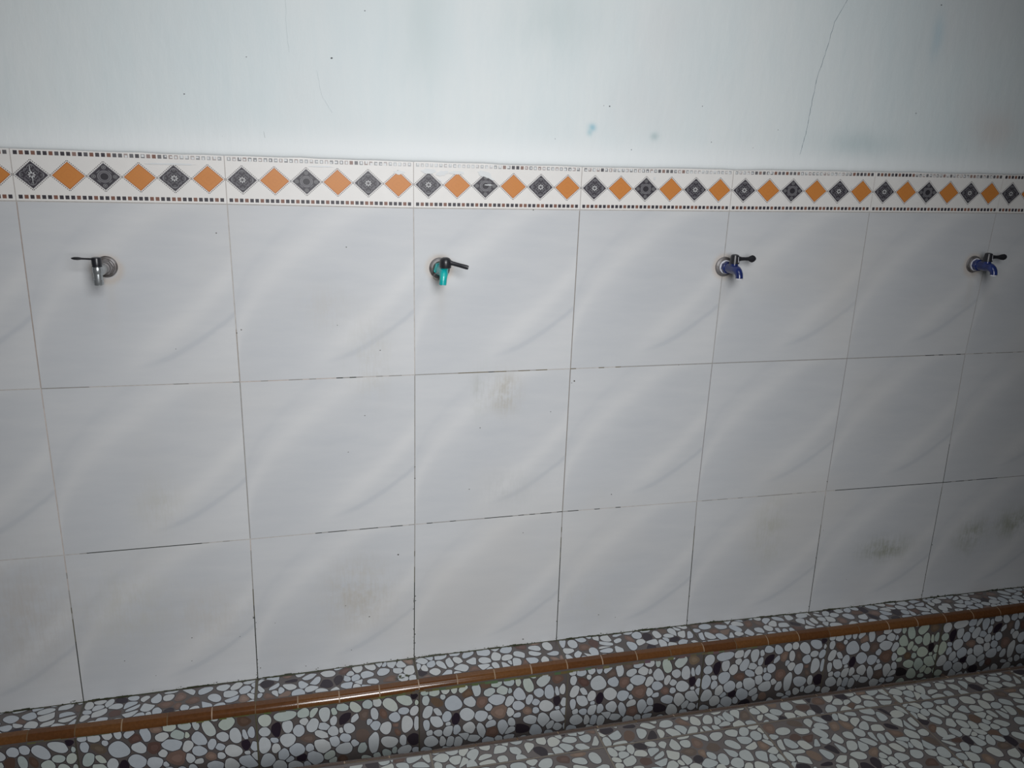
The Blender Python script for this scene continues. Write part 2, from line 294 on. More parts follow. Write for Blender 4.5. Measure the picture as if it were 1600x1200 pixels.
# ---- printed border course
bd = PS()
WT = (.73, .71, .685); BK = (.048, .043, .052); OR = (.56, .215, .052); OR2 = (.40, .125, .03); BRN = (.20, .095, .068); GY = (.24, .235, .25)
SEQ = 'DBDBDDBDDDBDDBDDBDDBDDDBBDDBBDDBDDDBD'
yb = -.0026
for i in range(I0, I1):
    xl = corner(i, 0)[0]; xr = corner(i + 1, 0)[0]; g = .0009
    def bp(u, v, y=yb, i=i, xl=xl, xr=xr):
        return (lerp(xl + .0009, xr - .0009, u), y, lerp(lerp(corner(i, 0)[1], corner(i + 1, 0)[1], u) + .0012, lerp(top(i), top(i + 1), u) + .002, v))
    bd.add([bp(0, 0), bp(1, 0), bp(1, 1), bp(0, 1)], WT)
    bd.add([bp(0, 0, -.0002), bp(1, 0, -.0002), bp(1, 0), bp(0, 0)], WT); bd.add([bp(0, 0, -.0002), bp(0, 0), bp(0, 1), bp(0, 1, -.0002)], WT); bd.add([bp(1, 0), bp(1, 0, -.0002), bp(1, 1, -.0002), bp(1, 1)], WT)
    rr = random.Random(i * 7 + 3)
    bd.add([(xl - .0012, -.0016, corner(i, 0)[1]), (xl + .0012, -.0016, corner(i, 0)[1]), (xl + .0012, -.0016, top(i) + .002), (xl - .0012, -.0016, top(i) + .002)], (.42, .39, .37))
    for k, ch in enumerate(SEQ):
        uc = (k + .5) / 37 * .985 + .0075; du = .0093
        for row, vc in ((0, .075), (1, .922)):
            dv = .038; col = BK if ch == 'D' else BRN; X = lerp(xl, xr, uc); fade = 0
            if row == 1:
                fade = pw([(-.1, .0), (.19, .0), (.21, .35), (.27, .05), (.30, .55), (.40, .75), (.45, .25), (.50, .5), (.60, .75), (.66, .3), (.72, .5), (.76, .9), (.98, 1), (1.0, .6), (1.03, .1), (1.06, .35), (1.12, .6), (1.2, .25), (1.24, .6), (1.25, .2), (1.30, .7), (1.40, .3), (1.46, .3), (1.48, .95), (1.62, .85), (1.66, .25), (1.74, .1), (1.80, .6), (1.92, .75), (1.94, .05), (2.10, .05), (2.16, .45), (2.36, .4), (2.40, .05)], X)
                fade = min(1, max(0, fade * .85 + rr.uniform(-.15, .15)))
            c2 = tuple(lerp(a, b_, min(.86, fade * .95)) for a, b_ in zip(col, (.60, .61, .61)))
            bd.add([bp(uc - du, vc - dv, yb - .0002), bp(uc + du, vc - dv, yb - .0002), bp(uc + du, vc + dv, yb - .0002), bp(uc - du, vc + dv, yb - .0002)], c2)
            if row == 1 and fade > .25:     # wall paint left in the middle of the square
                a1, a2 = rr.uniform(-.3, .3) * du, rr.uniform(-.4, .4) * dv; s1, s2 = du * rr.uniform(.4, .75), dv * rr.uniform(.35, .75)
                bd.add([bp(uc + a1 - s1, vc + a2 - s2, yb - .0004), bp(uc + a1 + s1, vc + a2 - s2, yb - .0004), bp(uc + a1 + s1 * .9, vc + a2 + s2, yb - .0004), bp(uc + a1 - s1, vc + a2 + s2, yb - .0004)], (.66, .675, .68))
    for k in range(6):
        uc = (k + .5) / 6; vc = .50
        def dp(a, b_, lay, uc=uc, vc=vc): return bp(uc + a / 12 * 1.07, vc + b_ * .316, yb - .0002 * lay)   # unit diamond
        def dia(s, col, lay): bd.add([dp(-s, 0, lay), dp(0, -s, lay), dp(s, 0, lay), dp(0, s, lay)], col)
        def ring(r0, r1, col, lay, n=24, a0=0, a1=2 * math.pi, cx=0, cy=0, lob=0):
            for m_ in range(n):
                t0 = a0 + (a1 - a0) * m_ / n; t1 = a0 + (a1 - a0) * (m_ + 1) / n; f0 = 1 + lob * math.cos(4 * t0); f1 = 1 + lob * math.cos(4 * t1)
                bd.add([dp(cx + r0 * f0 * math.cos(t0), cy + r0 * f0 * math.sin(t0), lay), dp(cx + r1 * f0 * math.cos(t0), cy + r1 * f0 * math.sin(t0), lay),
                        dp(cx + r1 * f1 * math.cos(t1), cy + r1 * f1 * math.sin(t1), lay), dp(cx + r0 * f1 * math.cos(t1), cy + r0 * f1 * math.sin(t1), lay)], col)
        for sx, sy in ((1, 1), (1, -1), (-1, -1), (-1, 1)):   # stitched outline
            for m_ in range(11):
                t0 = (m_ + .2) / 11; t1 = (m_ + .78) / 11; s0, s1 = .975, .915
                pts = [(t0 * s0, (1 - t0) * s0), (t1 * s0, (1 - t1) * s0), (t1 * s1, (1 - t1) * s1), (t0 * s1, (1 - t0) * s1)]
                P = [dp(sx * a, sy * b_, 1) for a, b_ in pts]
                if sx * sy > 0: P = P[::-1]
                bd.add(P, (.06, .055, .06))
        s = .855
        if k % 2 == 0:
            dia(s, GY, 1); dia(s * .95, BK, 2)
            if k in (0, 4):
                ring(.50, .535, GY, 3, lob=.22, n=32); ring(.36, .40, (.17, .165, .18), 3, lob=-.3, n=32); ring(.27, .30, (.20, .2, .21), 3)
                for m_ in range(8):
                    t = m_ * math.pi / 4; d_ = (math.cos(t), math.sin(t)); e_ = (-d_[1], d_[0])
                    bd.add([dp(d_[0] * .05, d_[1] * .05, 4), dp(d_[0] * .14 + e_[0] * -.045, d_[1] * .14 + e_[1] * -.045, 4), dp(d_[0] * .23, d_[1] * .23, 4), dp(d_[0] * .14 + e_[0] * .045, d_[1] * .14 + e_[1] * .045, 4)], (.52, .52, .52))
                for cx, cy in ((.52, 0), (-.52, 0), (0, .52), (0, -.52)): ring(.05, .075, (.22, .22, .23), 3, 10, cx=cx, cy=cy)
            else:
                ring(0, .40, (.105, .10, .108), 3); ring(0, .215, (.035, .032, .038), 4); ring(.225, .26, (.20, .195, .21), 4); ring(.33, .36, GY, 4)
                for a_ in range(4):
                    t = a_ * math.pi / 2; cx, cy = .57 * math.cos(t), .57 * math.sin(t)
                    ring(.09, .115, (.30, .3, .3), 3, 12, cx=cx, cy=cy); ring(.02, .045, (.30, .3, .3), 3, 8, cx=cx, cy=cy)
                    t += math.pi / 4; cx, cy = .42 * math.cos(t) * .92, .42 * math.sin(t) * .92; ring(.04, .07, (.24, .24, .25), 3, 10, cx=cx, cy=cy)
                    ring(.44, .465, (.22, .22, .23), 3, 8, t - .3, t + .3)
        else:
            dia(s, OR2, 1); dia(s * .93, OR, 2)
            if k == 3:
                for a_ in range(-6, 7):
                    for b2 in range(-6, 7):
                        if (a_ + b2) % 2 == 0 and abs(a_) + abs(b2) < 7: ring(0, .02, (.42, .19, .07), 3, 5, cx=a_ * .11, cy=b2 * .11)
            else:
                ring(.34, .37, (.53, .20, .05), 3, n=20, lob=.15); ring(.10, .13, (.53, .20, .05), 3, n=14)
# smears of white wall paint over the course
sm = random.Random(9)
def smear(X, Z, w, h, ang=0, n=16, col=(.66, .675, .68)):
    P = []; lift = sm.uniform(0, .0003)
    for k in range(n):
        t = 2 * math.pi * k / n; r = sm.uniform(.72, 1.12); a = w * r * math.cos(t); c_ = h * r * math.sin(t)
        P.append((X + a * math.cos(ang) - c_ * math.sin(ang), yb - .0012 - lift, Z + a * math.sin(ang) + c_ * math.cos(ang)))
    bd.add(P, col)
for X, Z, w, h, a in ((.837, 1.266, .020, .006, 0), (.900, 1.264, .018, .0045, 0), (.770, 1.262, .013, .005, 0), (.966, 1.262, .020, .007, -.3), (.975, 1.256, .014, .003, -.5), (.866, 1.262, .016, .006, .2),
                      (.975, 1.2385, .011, .0012, 0), (.861, 1.247, .006, .002, -.6), (.031, 1.250, .0006, .009, .1), (.034, 1.232, .0005, .009, -.05), (1.385, 1.262, .003, .004, 0), (1.935, 1.250, .003, .004, .5), (.30, 1.268, .05, .0022, 0), (.60, 1.2705, .03, .0018, 0)):
    smear(X, Z, w, h, a)
t1 = bd.build('trim_1', [band_m]); tag(t1, 'white border course printed with grey and orange diamonds between rows of small squares', 'tile border', kind='structure')
# thin shadowed edge where paint stops
# ------------------------------------------------------------------ pebble print
PEB_Y='19,-43,17.0,14.3,106,w;67,-38,26.3,13.6,2,w;111,-37,14.4,12.3,19,w;135,-39,14.3,6.9,60,w;162,-49,20.8,12.8,93,w;185,-44,10.1,6.1,104,w;206,-35,15.1,10.0,157,w;237,-40,17.2,10.8,131,w;17,-76,13.3,11.8,128,w;45,-74,21.5,10.6,90,d;72,-70,17.0,12.1,95,w;112,-62,10.2,8.9,118,w;132,-76,19.8,13.8,80,w;159,-84,13.8,9.8,147,w;183,-71,13.5,7.6,85,w;211,-69,19.4,11.2,44,d;236,-72,14.0,6.9,49,w;98,-86,17.2,12.9,98,w;71,-109,19.7,17.3,130,w;39,-104,9.6,6.9,138,w;15,-115,23.6,13.6,91,w;42,-129,12.9,9.9,88,w;120,-113,17.4,11.2,164,b;153,-107,18.1,9.1,143,w;181,-102,14.2,12.3,125,w;201,-103,7.8,4.7,104,w;221,-100,15.0,12.6,115,w;184,-133,15.8,12.4,104,w;211,-127,13.7,11.2,150,w;234,-147,10.1,8.5,115,w;59,-150,17.1,12.0,91,w;92,-142,19.3,16.8,127,w;123,-142,11.1,9.6,123,w;154,-141,22.5,16.8,127,w;208,-159,19.6,16.4,3,w;21,-161,19.7,15.9,85,w;74,-167,9.3,7.7,31,w;103,-168,11.5,10.8,24,d;135,-174,21.5,16.7,127,w;171,-173,14.6,11.5,47,w;179,-191,11.1,8.3,61,w;48,-182,17.8,15.0,110,w;87,-193,19.7,16.6,143,w;115,-192,10.9,8.5,102,w;203,-191,12.9,11.0,135,b;268,-37,13.1,11.3,126,w;292,-35,12.2,9.8,106,w;325,-47,23.5,13.2,129,w;362,-39,22.9,12.5,149,w;385,-31,9.3,7.4,154,d;392,-51,7.3,3.7,93,w;258,-66,16.0,11.2,75,b;285,-68,17.1,8.7,99,w;307,-71,15.7,7.9,112,b;336,-86,14.1,12.6,121,w;359,-71,13.4,9.4,161,w;386,-75,14.4,9.8,74,w;272,-89,9.2,5.9,81,w;287,-103,13.6,11.3,114,w;313,-115,18.2,13.7,92,w;338,-110,7.5,4.8,164,b;343,-133,11.1,6.4,112,b;367,-112,24.6,13.5,94,w;392,-114,20.2,6.2,91,w;254,-128,19.9,15.7,105,b;282,-154,32.3,12.2,89,w;322,-159,21.6,15.8,158,w;357,-160,16.0,8.6,94,w;385,-162,17.9,15.0,122,d;253,-165,15.4,10.5,74,w;314,-192,11.8,9.9,128,w;335,-187,9.8,5.9,88,w;361,-191,17.8,13.4,22,w;390,-196,9.7,7.7,150,w;290,-195,9.4,7.8,118,w;262,-196,11.6,5.8,166,w'
PEB_X='16,-49,14.2,9.0,97,w;45,-59,18.1,10.2,135,b;60,-45,7.5,6.1,111,w;88,-69,23.6,19.4,116,w;21,-85,17.9,11.4,71,w;47,-89,16.1,6.6,122,w;71,-107,16.2,11.1,93,w;95,-118,17.6,10.4,89,d;18,-125,17.1,7.4,96,w;44,-117,21.3,12.3,119,w;75,-130,6.2,5.7,102,w;26,-150,8.8,7.7,105,w;49,-154,11.2,9.0,147,w;75,-152,16.5,11.1,74,w;98,-152,14.4,9.4,83,w;30,-177,17.6,15.5,130,w;61,-183,15.9,8.0,98,w;80,-187,16.9,10.1,76,w;102,-191,16.5,10.8,84,w;14,-25,10.8,8.3,151,w;36,-26,14.7,11.7,145,w;66,-26,11.3,9.0,122,w;89,-26,12.9,7.3,100,w;114,-30,11.9,9.5,23,w;148,-37,19.5,11.0,100,w;172,-26,13.6,9.7,157,b;202,-26,14.2,10.3,170,w;236,-27,14.1,10.8,148,w;261,-30,13.4,6.5,104,w;289,-43,24.9,11.8,111,w;302,-20,8.8,5.0,165,w;331,-37,18.9,14.3,40,w;370,-36,16.5,12.9,138,b;125,-44,13.8,13.0,138,b;132,-71,16.5,13.2,131,w;164,-77,16.3,14.4,86,b;184,-50,14.7,11.3,3,w;219,-50,15.5,11.9,146,w;239,-54,8.0,4.7,102,w;204,-76,22.4,14.9,160,w;266,-70,21.3,13.3,122,w;320,-73,14.4,11.2,127,w;349,-75,21.7,12.5,103,w;371,-76,15.0,5.3,102,w;386,-72,15.5,7.6,91,w;239,-86,15.4,11.1,76,w;294,-90,14.9,9.0,84,w;312,-101,10.8,8.4,141,w;342,-118,20.5,15.7,142,w;372,-106,16.5,9.6,104,d;391,-113,13.3,8.7,99,w;125,-109,20.7,16.5,132,w;183,-97,10.8,9.1,115,w;212,-114,22.8,19.9,129,b;264,-104,16.4,12.8,135,w;242,-121,14.0,8.7,111,w;290,-125,13.7,10.6,137,b;313,-127,10.2,7.9,126,w;396,-144,14.3,9.4,141,w;374,-129,6.9,5.3,141,w;163,-120,17.5,15.4,145,w;187,-129,7.1,5.5,123,w;262,-134,9.3,6.9,3,w;299,-154,19.8,12.5,155,w;338,-163,26.6,14.7,125,w;375,-156,25.0,17.0,146,w;406,-171,8.4,4.9,104,w;190,-150,13.4,11.4,19,w;194,-176,17.3,15.5,130,b;224,-166,23.6,13.5,106,w;247,-155,15.0,9.0,103,w;275,-179,21.9,14.1,160,d;315,-191,19.9,15.3,133,w;376,-189,13.8,10.4,144,w;403,-192,11.5,9.4,97,w;352,-203,11.2,6.9,173,w;212,-199,11.5,7.6,158,w;241,-200,14.1,8.3,2,w;132,-152,18.1,14.1,122,w;142,-186,19.2,9.8,166,w;164,-165,24.1,9.5,109,w'

def parse(s):
    out = []
    for e in s.split(';'):
        p = e.split(','); out.append((float(p[0]) / 1000, float(p[1]) / 1000, float(p[2]) / 1000, float(p[3]) / 1000, math.radians(float(p[4])), p[5]))
    return out
WHT = [(.50, .535, .57), (.53, .56, .58), (.47, .51, .55), (.55, .57, .575), (.51, .54, .56)]
BRP = [(.15, .095, .075), (.18, .12, .10), (.115, .07, .06), (.22, .155, .125), (.14, .105, .09)]
DKP = [(.028, .02, .03), (.035, .027, .035)]
GRT = (.115, .100, .096); RIM = (.040, .037, .045)
def superellipse(cx, cy, a, b, th, rn, n=18):
    e = rn.uniform(2.0, 2.7); P = []; k3 = rn.uniform(-.10, .10); p3 = rn.uniform(0, 6.28); k2 = rn.uniform(-.06, .06)
    for k in range(n):
        t = 2 * math.pi * k / n; c, s = math.cos(t), math.sin(t)
        r = (abs(c) ** e + abs(s) ** e) ** (-1 / e) * (1 + k3 * math.cos(3 * t + p3) + k2 * math.cos(2 * t + p3))
        x_, y_ = a * r * c, b * r * s; P.append((cx + x_ * math.cos(th) - y_ * math.sin(th), cy + x_ * math.sin(th) + y_ * math.cos(th)))
    return P
def grow(P, d):
    cx = sum(p[0] for p in P) / len(P); cy = sum(p[1] for p in P) / len(P); out = []
    for x_, y_ in P:
        l = math.hypot(x_ - cx, y_ - cy) or 1e-6; k = max(.05, (l + d) / l); out.append((cx + (x_ - cx) * k, cy + (y_ - cy) * k))
    return out
def clip(P, x0, x1, y0, y1):
    for ax, lim, sg in ((0, x0, 1), (0, x1, -1), (1, y0, 1), (1, y1, -1)):
        out = []
        for a, b in zip(P, P[1:] + P[:1]):
            ia = (a[ax] - lim) * sg >= 0; ib = (b[ax] - lim) * sg >= 0
            if ia: out.append(a)
            if ia != ib:
                t = (lim - a[ax]) / (b[ax] - a[ax]); out.append((a[0] + (b[0] - a[0]) * t, a[1] + (b[1] - a[1]) * t))
        P = out
        if len(P) < 3: return None
    return P
def halfclip(P, mx, my, nx, ny):
    out = []
    for a, b in zip(P, P[1:] + P[:1]):
        da = (a[0] - mx) * nx + (a[1] - my) * ny; db = (b[0] - mx) * nx + (b[1] - my) * ny
        if da <= 0: out.append(a)
        if (da <= 0) != (db <= 0): t = da / (da - db); out.append((a[0] + (b[0] - a[0]) * t, a[1] + (b[1] - a[1]) * t))
    return out
def chaikin(P):
    out = []
    for a, b in zip(P, P[1:] + P[:1]): out += [(a[0] * .75 + b[0] * .25, a[1] * .75 + b[1] * .25), (a[0] * .25 + b[0] * .75, a[1] * .25 + b[1] * .75)]
    return out
def pebble_field(seed, n=185, S=.4, ang=0.0, stretch=1.25):
    rn = random.Random(seed); pts = []; wts = []
    while len(pts) < n:
        p = (rn.uniform(0, S), rn.uniform(0, S)); r = rn.choice([.5, .7, .85, 1, 1, 1.15, 1.3])
        if all(math.hypot(p[0] - q_[0], p[1] - q_[1]) > .0118 * (r + r2) * .80 for q_, r2 in zip(pts, wts)) or rn.random() < .004: pts.append(p); wts.append(r)
    ca, sa = math.cos(ang), math.sin(ang)
    out = []
    for i_, (p, r) in enumerate(zip(pts, wts)):
        P = [(p[0] + .06 * c, p[1] + .06 * d) for c, d in ((-1, -1), (1, -1), (1, 1), (-1, 1))]
        nb = sorted(((q_[0] - p[0]) ** 2 + (q_[1] - p[1]) ** 2, j_) for j_, q_ in enumerate(pts) if j_ != i_)[:16]
        for d2, j_ in nb:
            q_ = pts[j_]; d = math.sqrt(d2); t = .5 + ((r * .011) ** 2 - (wts[j_] * .011) ** 2) / (2 * d2); t = min(.8, max(.2, t))
            P = halfclip(P, p[0] + (q_[0] - p[0]) * t, p[1] + (q_[1] - p[1]) * t, q_[0] - p[0], q_[1] - p[1])
            if len(P) < 3: break
        if len(P) < 3: continue
        P = clip(P, .002, S - .002, .002, S - .002)
        if not P: continue
        P = chaikin(chaikin(P))
        cx = sum(q_[0] for q_ in P) / len(P); cy = sum(q_[1] for q_ in P) / len(P); R = max(math.hypot(q_[0] - cx, q_[1] - cy) for q_ in P)
        if R > .021: P = [(cx + (a - cx) * .021 / R, cy + (b - cy) * .021 / R) for a, b in P] if R < .03 else superellipse(cx, cy, .019, .013, rn.uniform(0, 3.1), rn)
        if R <= .03:                        # water-worn: pull the outline towards an ellipse of the same moments
            sxx = sum((a - cx) ** 2 for a, b in P) / len(P); syy = sum((b - cy) ** 2 for a, b in P) / len(P); sxy = sum((a - cx) * (b - cy) for a, b in P) / len(P)
            th = .5 * math.atan2(2 * sxy, sxx - syy); m_ = (sxx + syy) / 2; d_ = math.hypot((sxx - syy) / 2, sxy); ea = math.sqrt(2 * (m_ + d_)); eb = math.sqrt(2 * max(1e-7, m_ - d_))
            Q = []
            for a, b in P:
                t = math.atan2(b - cy, a - cx) - th; re = ea * eb / math.hypot(eb * math.cos(t), ea * math.sin(t)); l = math.hypot(a - cx, b - cy) or 1e-6; k = min(l - .0008, re * 1.04) / l
                Q.append((cx + (a - cx) * k, cy + (b - cy) * k))
            P = Q
        k = rn.random(); c = 'w' if k < .79 else ('b' if k < .92 else 'd')
        out.append((P, c))
    return out
def ptint(c, rn): return rn.choice({'w': WHT, 'b': BRP, 'd': DKP}[c])
def lay(ps, field, to3, box, rn, tint=None):
    """field: outlines in tile coordinates, to3(a, b, lift) puts them on a surface, box clips them to the cut tile"""
    for P, c in field:
        col = ptint(c, rn); dl = rn.uniform(0, .00018)
        if c == 'w':
            Q = clip(grow(P, .0017), *box)
            if Q: ps.add([to3(a, b, .0001 + dl) for a, b in Q], RIM)
        Q = clip(P, *box)
        if not Q: continue
        if tint: col = tint(sum(q_[0] for q_ in Q) / len(Q), sum(q_[1] for q_ in Q) / len(Q), col, c, rn)
        ps.add([to3(a, b, .0003 + dl) for a, b in Q], col)
        if c == 'b' and rn.random() < .7:    # printed light patch on a brown pebble
            mx = sum(q_[0] for q_ in Q) / len(Q); my = sum(q_[1] for q_ in Q) / len(Q)
            ps.add([to3(mx + (a - mx) * .55 + .001, my + (b - my) * .5, .00036 + dl) for a, b in Q], tuple(min(1, v_ * 1.25) for v_ in col))
rnE = random.Random(21)
FY = [(superellipse(*e[:5], rnE), e[5]) for e in parse(PEB_Y)]
FX = [(superellipse(*e[:5], rnE), e[5]) for e in parse(PEB_X)]
def settle(F, g=.0011, gap=.0009):            # let printed pebbles meet their neighbours with a dark line between
    cen = [(sum(p[0] for p in P) / len(P), sum(p[1] for p in P) / len(P)) for P, _ in F]
    def sup(P, c, d): return max((p[0] - c[0]) * d[0] + (p[1] - c[1]) * d[1] for p in P)
    out = []
    for i_, (P, c) in enumerate(F):
        Q = grow(P, g)
        for j_, (P2, _) in enumerate(F):
            dx, dy = cen[j_][0] - cen[i_][0], cen[j_][1] - cen[i_][1]; l = math.hypot(dx, dy)
            if i_ == j_ or l > .06 or l < 1e-6: continue
            d = (dx / l, dy / l); a = sup(P, cen[i_], d); b = sup(P2, cen[j_], (-d[0], -d[1])); m = l * a / (a + b) - gap
            Q = halfclip(Q, cen[i_][0] + d[0] * m, cen[i_][1] + d[1] * m, d[0], d[1])
            if len(Q) < 3: break
        if len(Q) >= 3: out.append((chaikin(Q), c))
    return out
for F in (FY, FX):                          # the part of the riser tile down in the gutter
    extra = [([(a, b - .56) for a, b in P], c) for P, c in pebble_field(5, 185)]
    base_ = list(F)
    for P, c in extra:
        cx = sum(p[0] for p in P) / len(P); cy = sum(p[1] for p in P) / len(P)
        if cy < -.17 and all(math.hypot(cx - sum(p[0] for p in Q) / len(Q), cy - sum(p[1] for p in Q) / len(Q)) > .022 for Q, _ in base_): F.append((P, c))
FX = settle(FX); FY = settle(FY)
FIELDS = [pebble_field(s) for s in (31, 47, 58)]

YF = [(-1.6, -.088), (-.1, -.087), (.1, -.091), (.6, -.0925), (.8, -.088), (1.2, -.084), (1.6, -.088), (2.0, -.093), (2.4, -.0985), (4.4, -.100)]   # ledge front
YG = [(-1.6, -.322), (.53, -.328), (.8, -.338), (1.4, -.3405), (1.8, -.346), (2.3, -.355), (2.5, -.361), (4.4, -.385)]                                  # floor edge at gutter
YL = [(-1.6, -.395), (.9, -.404), (1.5, -.4095), (1.8, -.4125), (2.0, -.419), (2.2, -.423), (4.4, -.45)]                                             # first floor joint
ZF = -.015; ZB = -.42
def kz(x, y):                               # ledge surface: follows the wall foot, level at its front
    f = min(1, max(0, -y / .09)); return lerp(basez(x), 0.0, f)
MOSS = (.13, .135, .07)
# ---- ledge: tread, riser, brown quarter-round
kb = PS(); rnk = random.Random(8)
NS = 100
for s in range(NS):
    X0, X1 = lerp(xa, xb, s / NS), lerp(xa, xb, (s + 1) / NS); Y0, Y1 = pw(YF, X0), pw(YF, X1)
    kb.add([(X0, -.0002, kz(X0, 0)), (X0, Y0, 0), (X1, Y1, 0), (X1, -.0002, kz(X1, 0))], GRT)
    kb.add([(X0, Y0, 0), (X0, Y0, -.014), (X1, Y1, -.014), (X1, Y1, 0)], GRT)
    kb.add([(X0, -.11, -.014), (X0, -.11, ZB), (X1, -.11, ZB), (X1, -.11, -.014)], GRT)
    kb.add([(X0, Y0, -.014), (X0, -.11, -.014), (X1, -.11, -.014), (X1, Y1, -.014)], GRT)
for X in (xa, xb): kb.add([(X, 0, 0), (X, -.088, 0), (X, -.11, -.014), (X, -.11, ZB), (X, 0, ZB)], GRT)
def greened(col, k): return tuple(lerp(a, b, k) for a, b in zip(col, (col[0] * .80, col[1] * .93, col[2] * .66)))
for i in range(I0, I1):
    xl = i * T + .001
    fld = FIELDS[i % 3]; off = (i * .13) % .25
    def onl(a, b, l, xl=xl): X = xl + a; Y = -.0035 - b; return (X, Y, kz(X, Y) + l)
    lay(kb, [([(a, b - off) for a, b in P], c) for P, c in fld], onl, (.003, .395, .0, min(-pw(YF, xl), -pw(YF, xl + .4)) - .0045), rnk)
    fx = {0: 'X', 1: 'Y', 2: 'X', 3: 'X', 4: 'Y', 5: 'X', 6: 'Y', -1: 'Y'}.get(i, 'X' if i % 2 else 'Y')
    def onr(a, b, l, xl=xl): return (xl + a, -.11 - l, b)
    def tn(a, b, col, c, rn, i=i, xl=xl):
        X = xl + a; g = 0
        if b > -.06 and (.20 < X < 1.15 or 1.45 < X < 1.62): g = .5 * rn.random() ** .5
        if 2.25 < X < 2.42: g = .6
        if (X < .05 and b < -.05) or (.55 < X < .75 and b < -.16): g = max(g, .35)
        return greened(col, g)
    lay(kb, FX if fx == 'X' else FY, onr, (.002, .397, ZB + .002, -.017), rnk, tn)
    # joints of the tread and the riser
    jc = rnk.choice([(.10, .095, .06), (.13, .115, .09), (.075, .07, .05)]); w = .0016
    for k in range(10):
        q0, q1 = k / 10, (k + 1) / 10; X = xl - .001; yf = pw(YF, X)
        kb.add([(X - w, lerp(-.002, yf, q0), kz(X, lerp(-.002, yf, q0)) + .0006), (X - w, lerp(-.002, yf, q1), kz(X, lerp(-.002, yf, q1)) + .0006), (X + w, lerp(-.002, yf, q1), kz(X, lerp(-.002, yf, q1)) + .0006), (X + w, lerp(-.002, yf, q0), kz(X, lerp(-.002, yf, q0)) + .0006)], jc)
    kb.add([(X - w, -.1106, -.014), (X - w, -.1106, ZB), (X + w, -.1106, ZB), (X + w, -.1106, -.014)], jc)
for s in range(420):                        # ragged mould climbing out of the joint onto the wall tiles
    X0 = lerp(-.6, 3.2, s / 420); X1 = X0 + 3.8 / 420; a = .0012 + .0028 * max(0, math.sin(X0 * 31) * .5 + math.sin(X0 * 83) * .3 + rnk.uniform(-.2, .5))
    kb.add([(X0, -.0019, basez(X0) - .004), (X1, -.0019, basez(X1) - .004), (X1, -.0019, basez(X1) + a), (X0, -.0019, basez(X0) + a)], (.04, .045, .028))
for s in range(220):                        # mossy grout along the foot of the wall and under the brown trim
    X0 = lerp(-.6, 3.2, s / 220); X1 = X0 + 3.8 / 220; a = rnk.uniform(.003, .0062)
    col = (.055, .06, .032) if rnk.random() < .7 else (.09, .085, .06)
    kb.add([(X0, -.0002, kz(X0, 0) + .0007), (X0, -.001 - a, kz(X0, -a) + .0007), (X1, -.001 - a, kz(X1, -a) + .0007), (X1, -.0002, kz(X1, 0) + .0007)], col)
    a = rnk.uniform(.004, .010) * (1.0 if .2 < X0 < 1.8 else .6); m = MOSS if (.2 < X0 < 1.2) else (.15, .135, .10)
    kb.add([(X0, -.1107, -.016), (X0, -.1107, -.016 - a), (X1, -.1107, -.016 - a), (X1, -.1107, -.016)], tuple(v_ * rnk.uniform(.7, 1.2) for v_ in m))
def sprig(cx, cy, r, n=9):                  # little dark weeds growing out of the joint
    for k in range(n):
        t = rnk.uniform(-.2, 3.3); l = r * rnk.uniform(.5, 1); e = (-math.sin(t) * l * .16, math.cos(t) * l * .16); d = (math.cos(t) * l, math.sin(t) * l)
        kb.add([(cx, cy, .0012), (cx + d[0] * .5 + e[0], cy + d[1] * .5 + e[1], .003), (cx + d[0], cy + d[1], .0045), (cx + d[0] * .5 - e[0], cy + d[1] * .5 - e[1], .003)], (.05, .06, .028))
sprig(.755, -.075, .016); sprig(.775, -.072, .010)
kerb = kb.build('ledge', [peb_m]); tag(kerb, 'low ledge of pebble-print tiles running along the foot of the tiled wall', 'ledge', kind='structure')

def quarter(name, path, z, ry, rz, sgn, joints, label, nseg=7, dark=1.0):
    """rounded brown edging in short pieces; path(x) gives the tread edge, the curve falls towards sgn"""
    ps = PS(); rq = random.Random(len(name) + int(z * 1000))
    for a, b in zip(joints, joints[1:]):
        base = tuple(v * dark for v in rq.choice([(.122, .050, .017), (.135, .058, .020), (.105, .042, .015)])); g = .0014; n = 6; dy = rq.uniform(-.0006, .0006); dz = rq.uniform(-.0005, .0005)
        def pt(X, t): return (X, path(X) + sgn * ry * math.sin(t) + dy, z - rz + rz * math.cos(t) + .0012 + dz)
        for m in range(n):
            x0, x1 = lerp(a + g, b - g, m / n), lerp(a + g, b - g, (m + 1) / n)
            for k in range(nseg):
                t0, t1 = k / nseg * math.pi * .56 - .06, (k + 1) / nseg * math.pi * .56 - .06
                ps.add([pt(x0, t0), pt(x0, t1), pt(x1, t1), pt(x1, t0)], base)
        for X in (a + g, b - g): ps.add([pt(X, k / nseg * math.pi * .56 - .06) for k in range(nseg + 1)] + [(X, path(X), z - rz)], base)
        # joint
        def pj(X, t): return (X, path(X) + sgn * (ry - .001) * math.sin(t), z - rz + (rz - .0006) * math.cos(t) + .0012)
        jc = rq.choice([(.36, .27, .20), (.30, .22, .15), (.14, .09, .05)])
        for k in range(nseg):
            t0, t1 = k / nseg * math.pi * .55, (k + 1) / nseg * math.pi * .55
            ps.add([pj(b - g * 1.4, t0), pj(b - g * 1.4, t1), pj(b + g * 1.4, t1), pj(b + g * 1.4, t0)], jc, 1)
    o = ps.build(name, [trim_m, grout], merge=True, smooth=True); o.data.set_sharp_from_angle(angle=math.radians(30)); return tag(o, label, 'tile edging', kind='structure')
jn = [k * .1 for k in range(-16, 45)]
quarter('trim_2', lambda X: pw(YF, X), 0.0, .0225, .0165, -1, jn, 'glossy brown rounded edging along the front of the ledge')
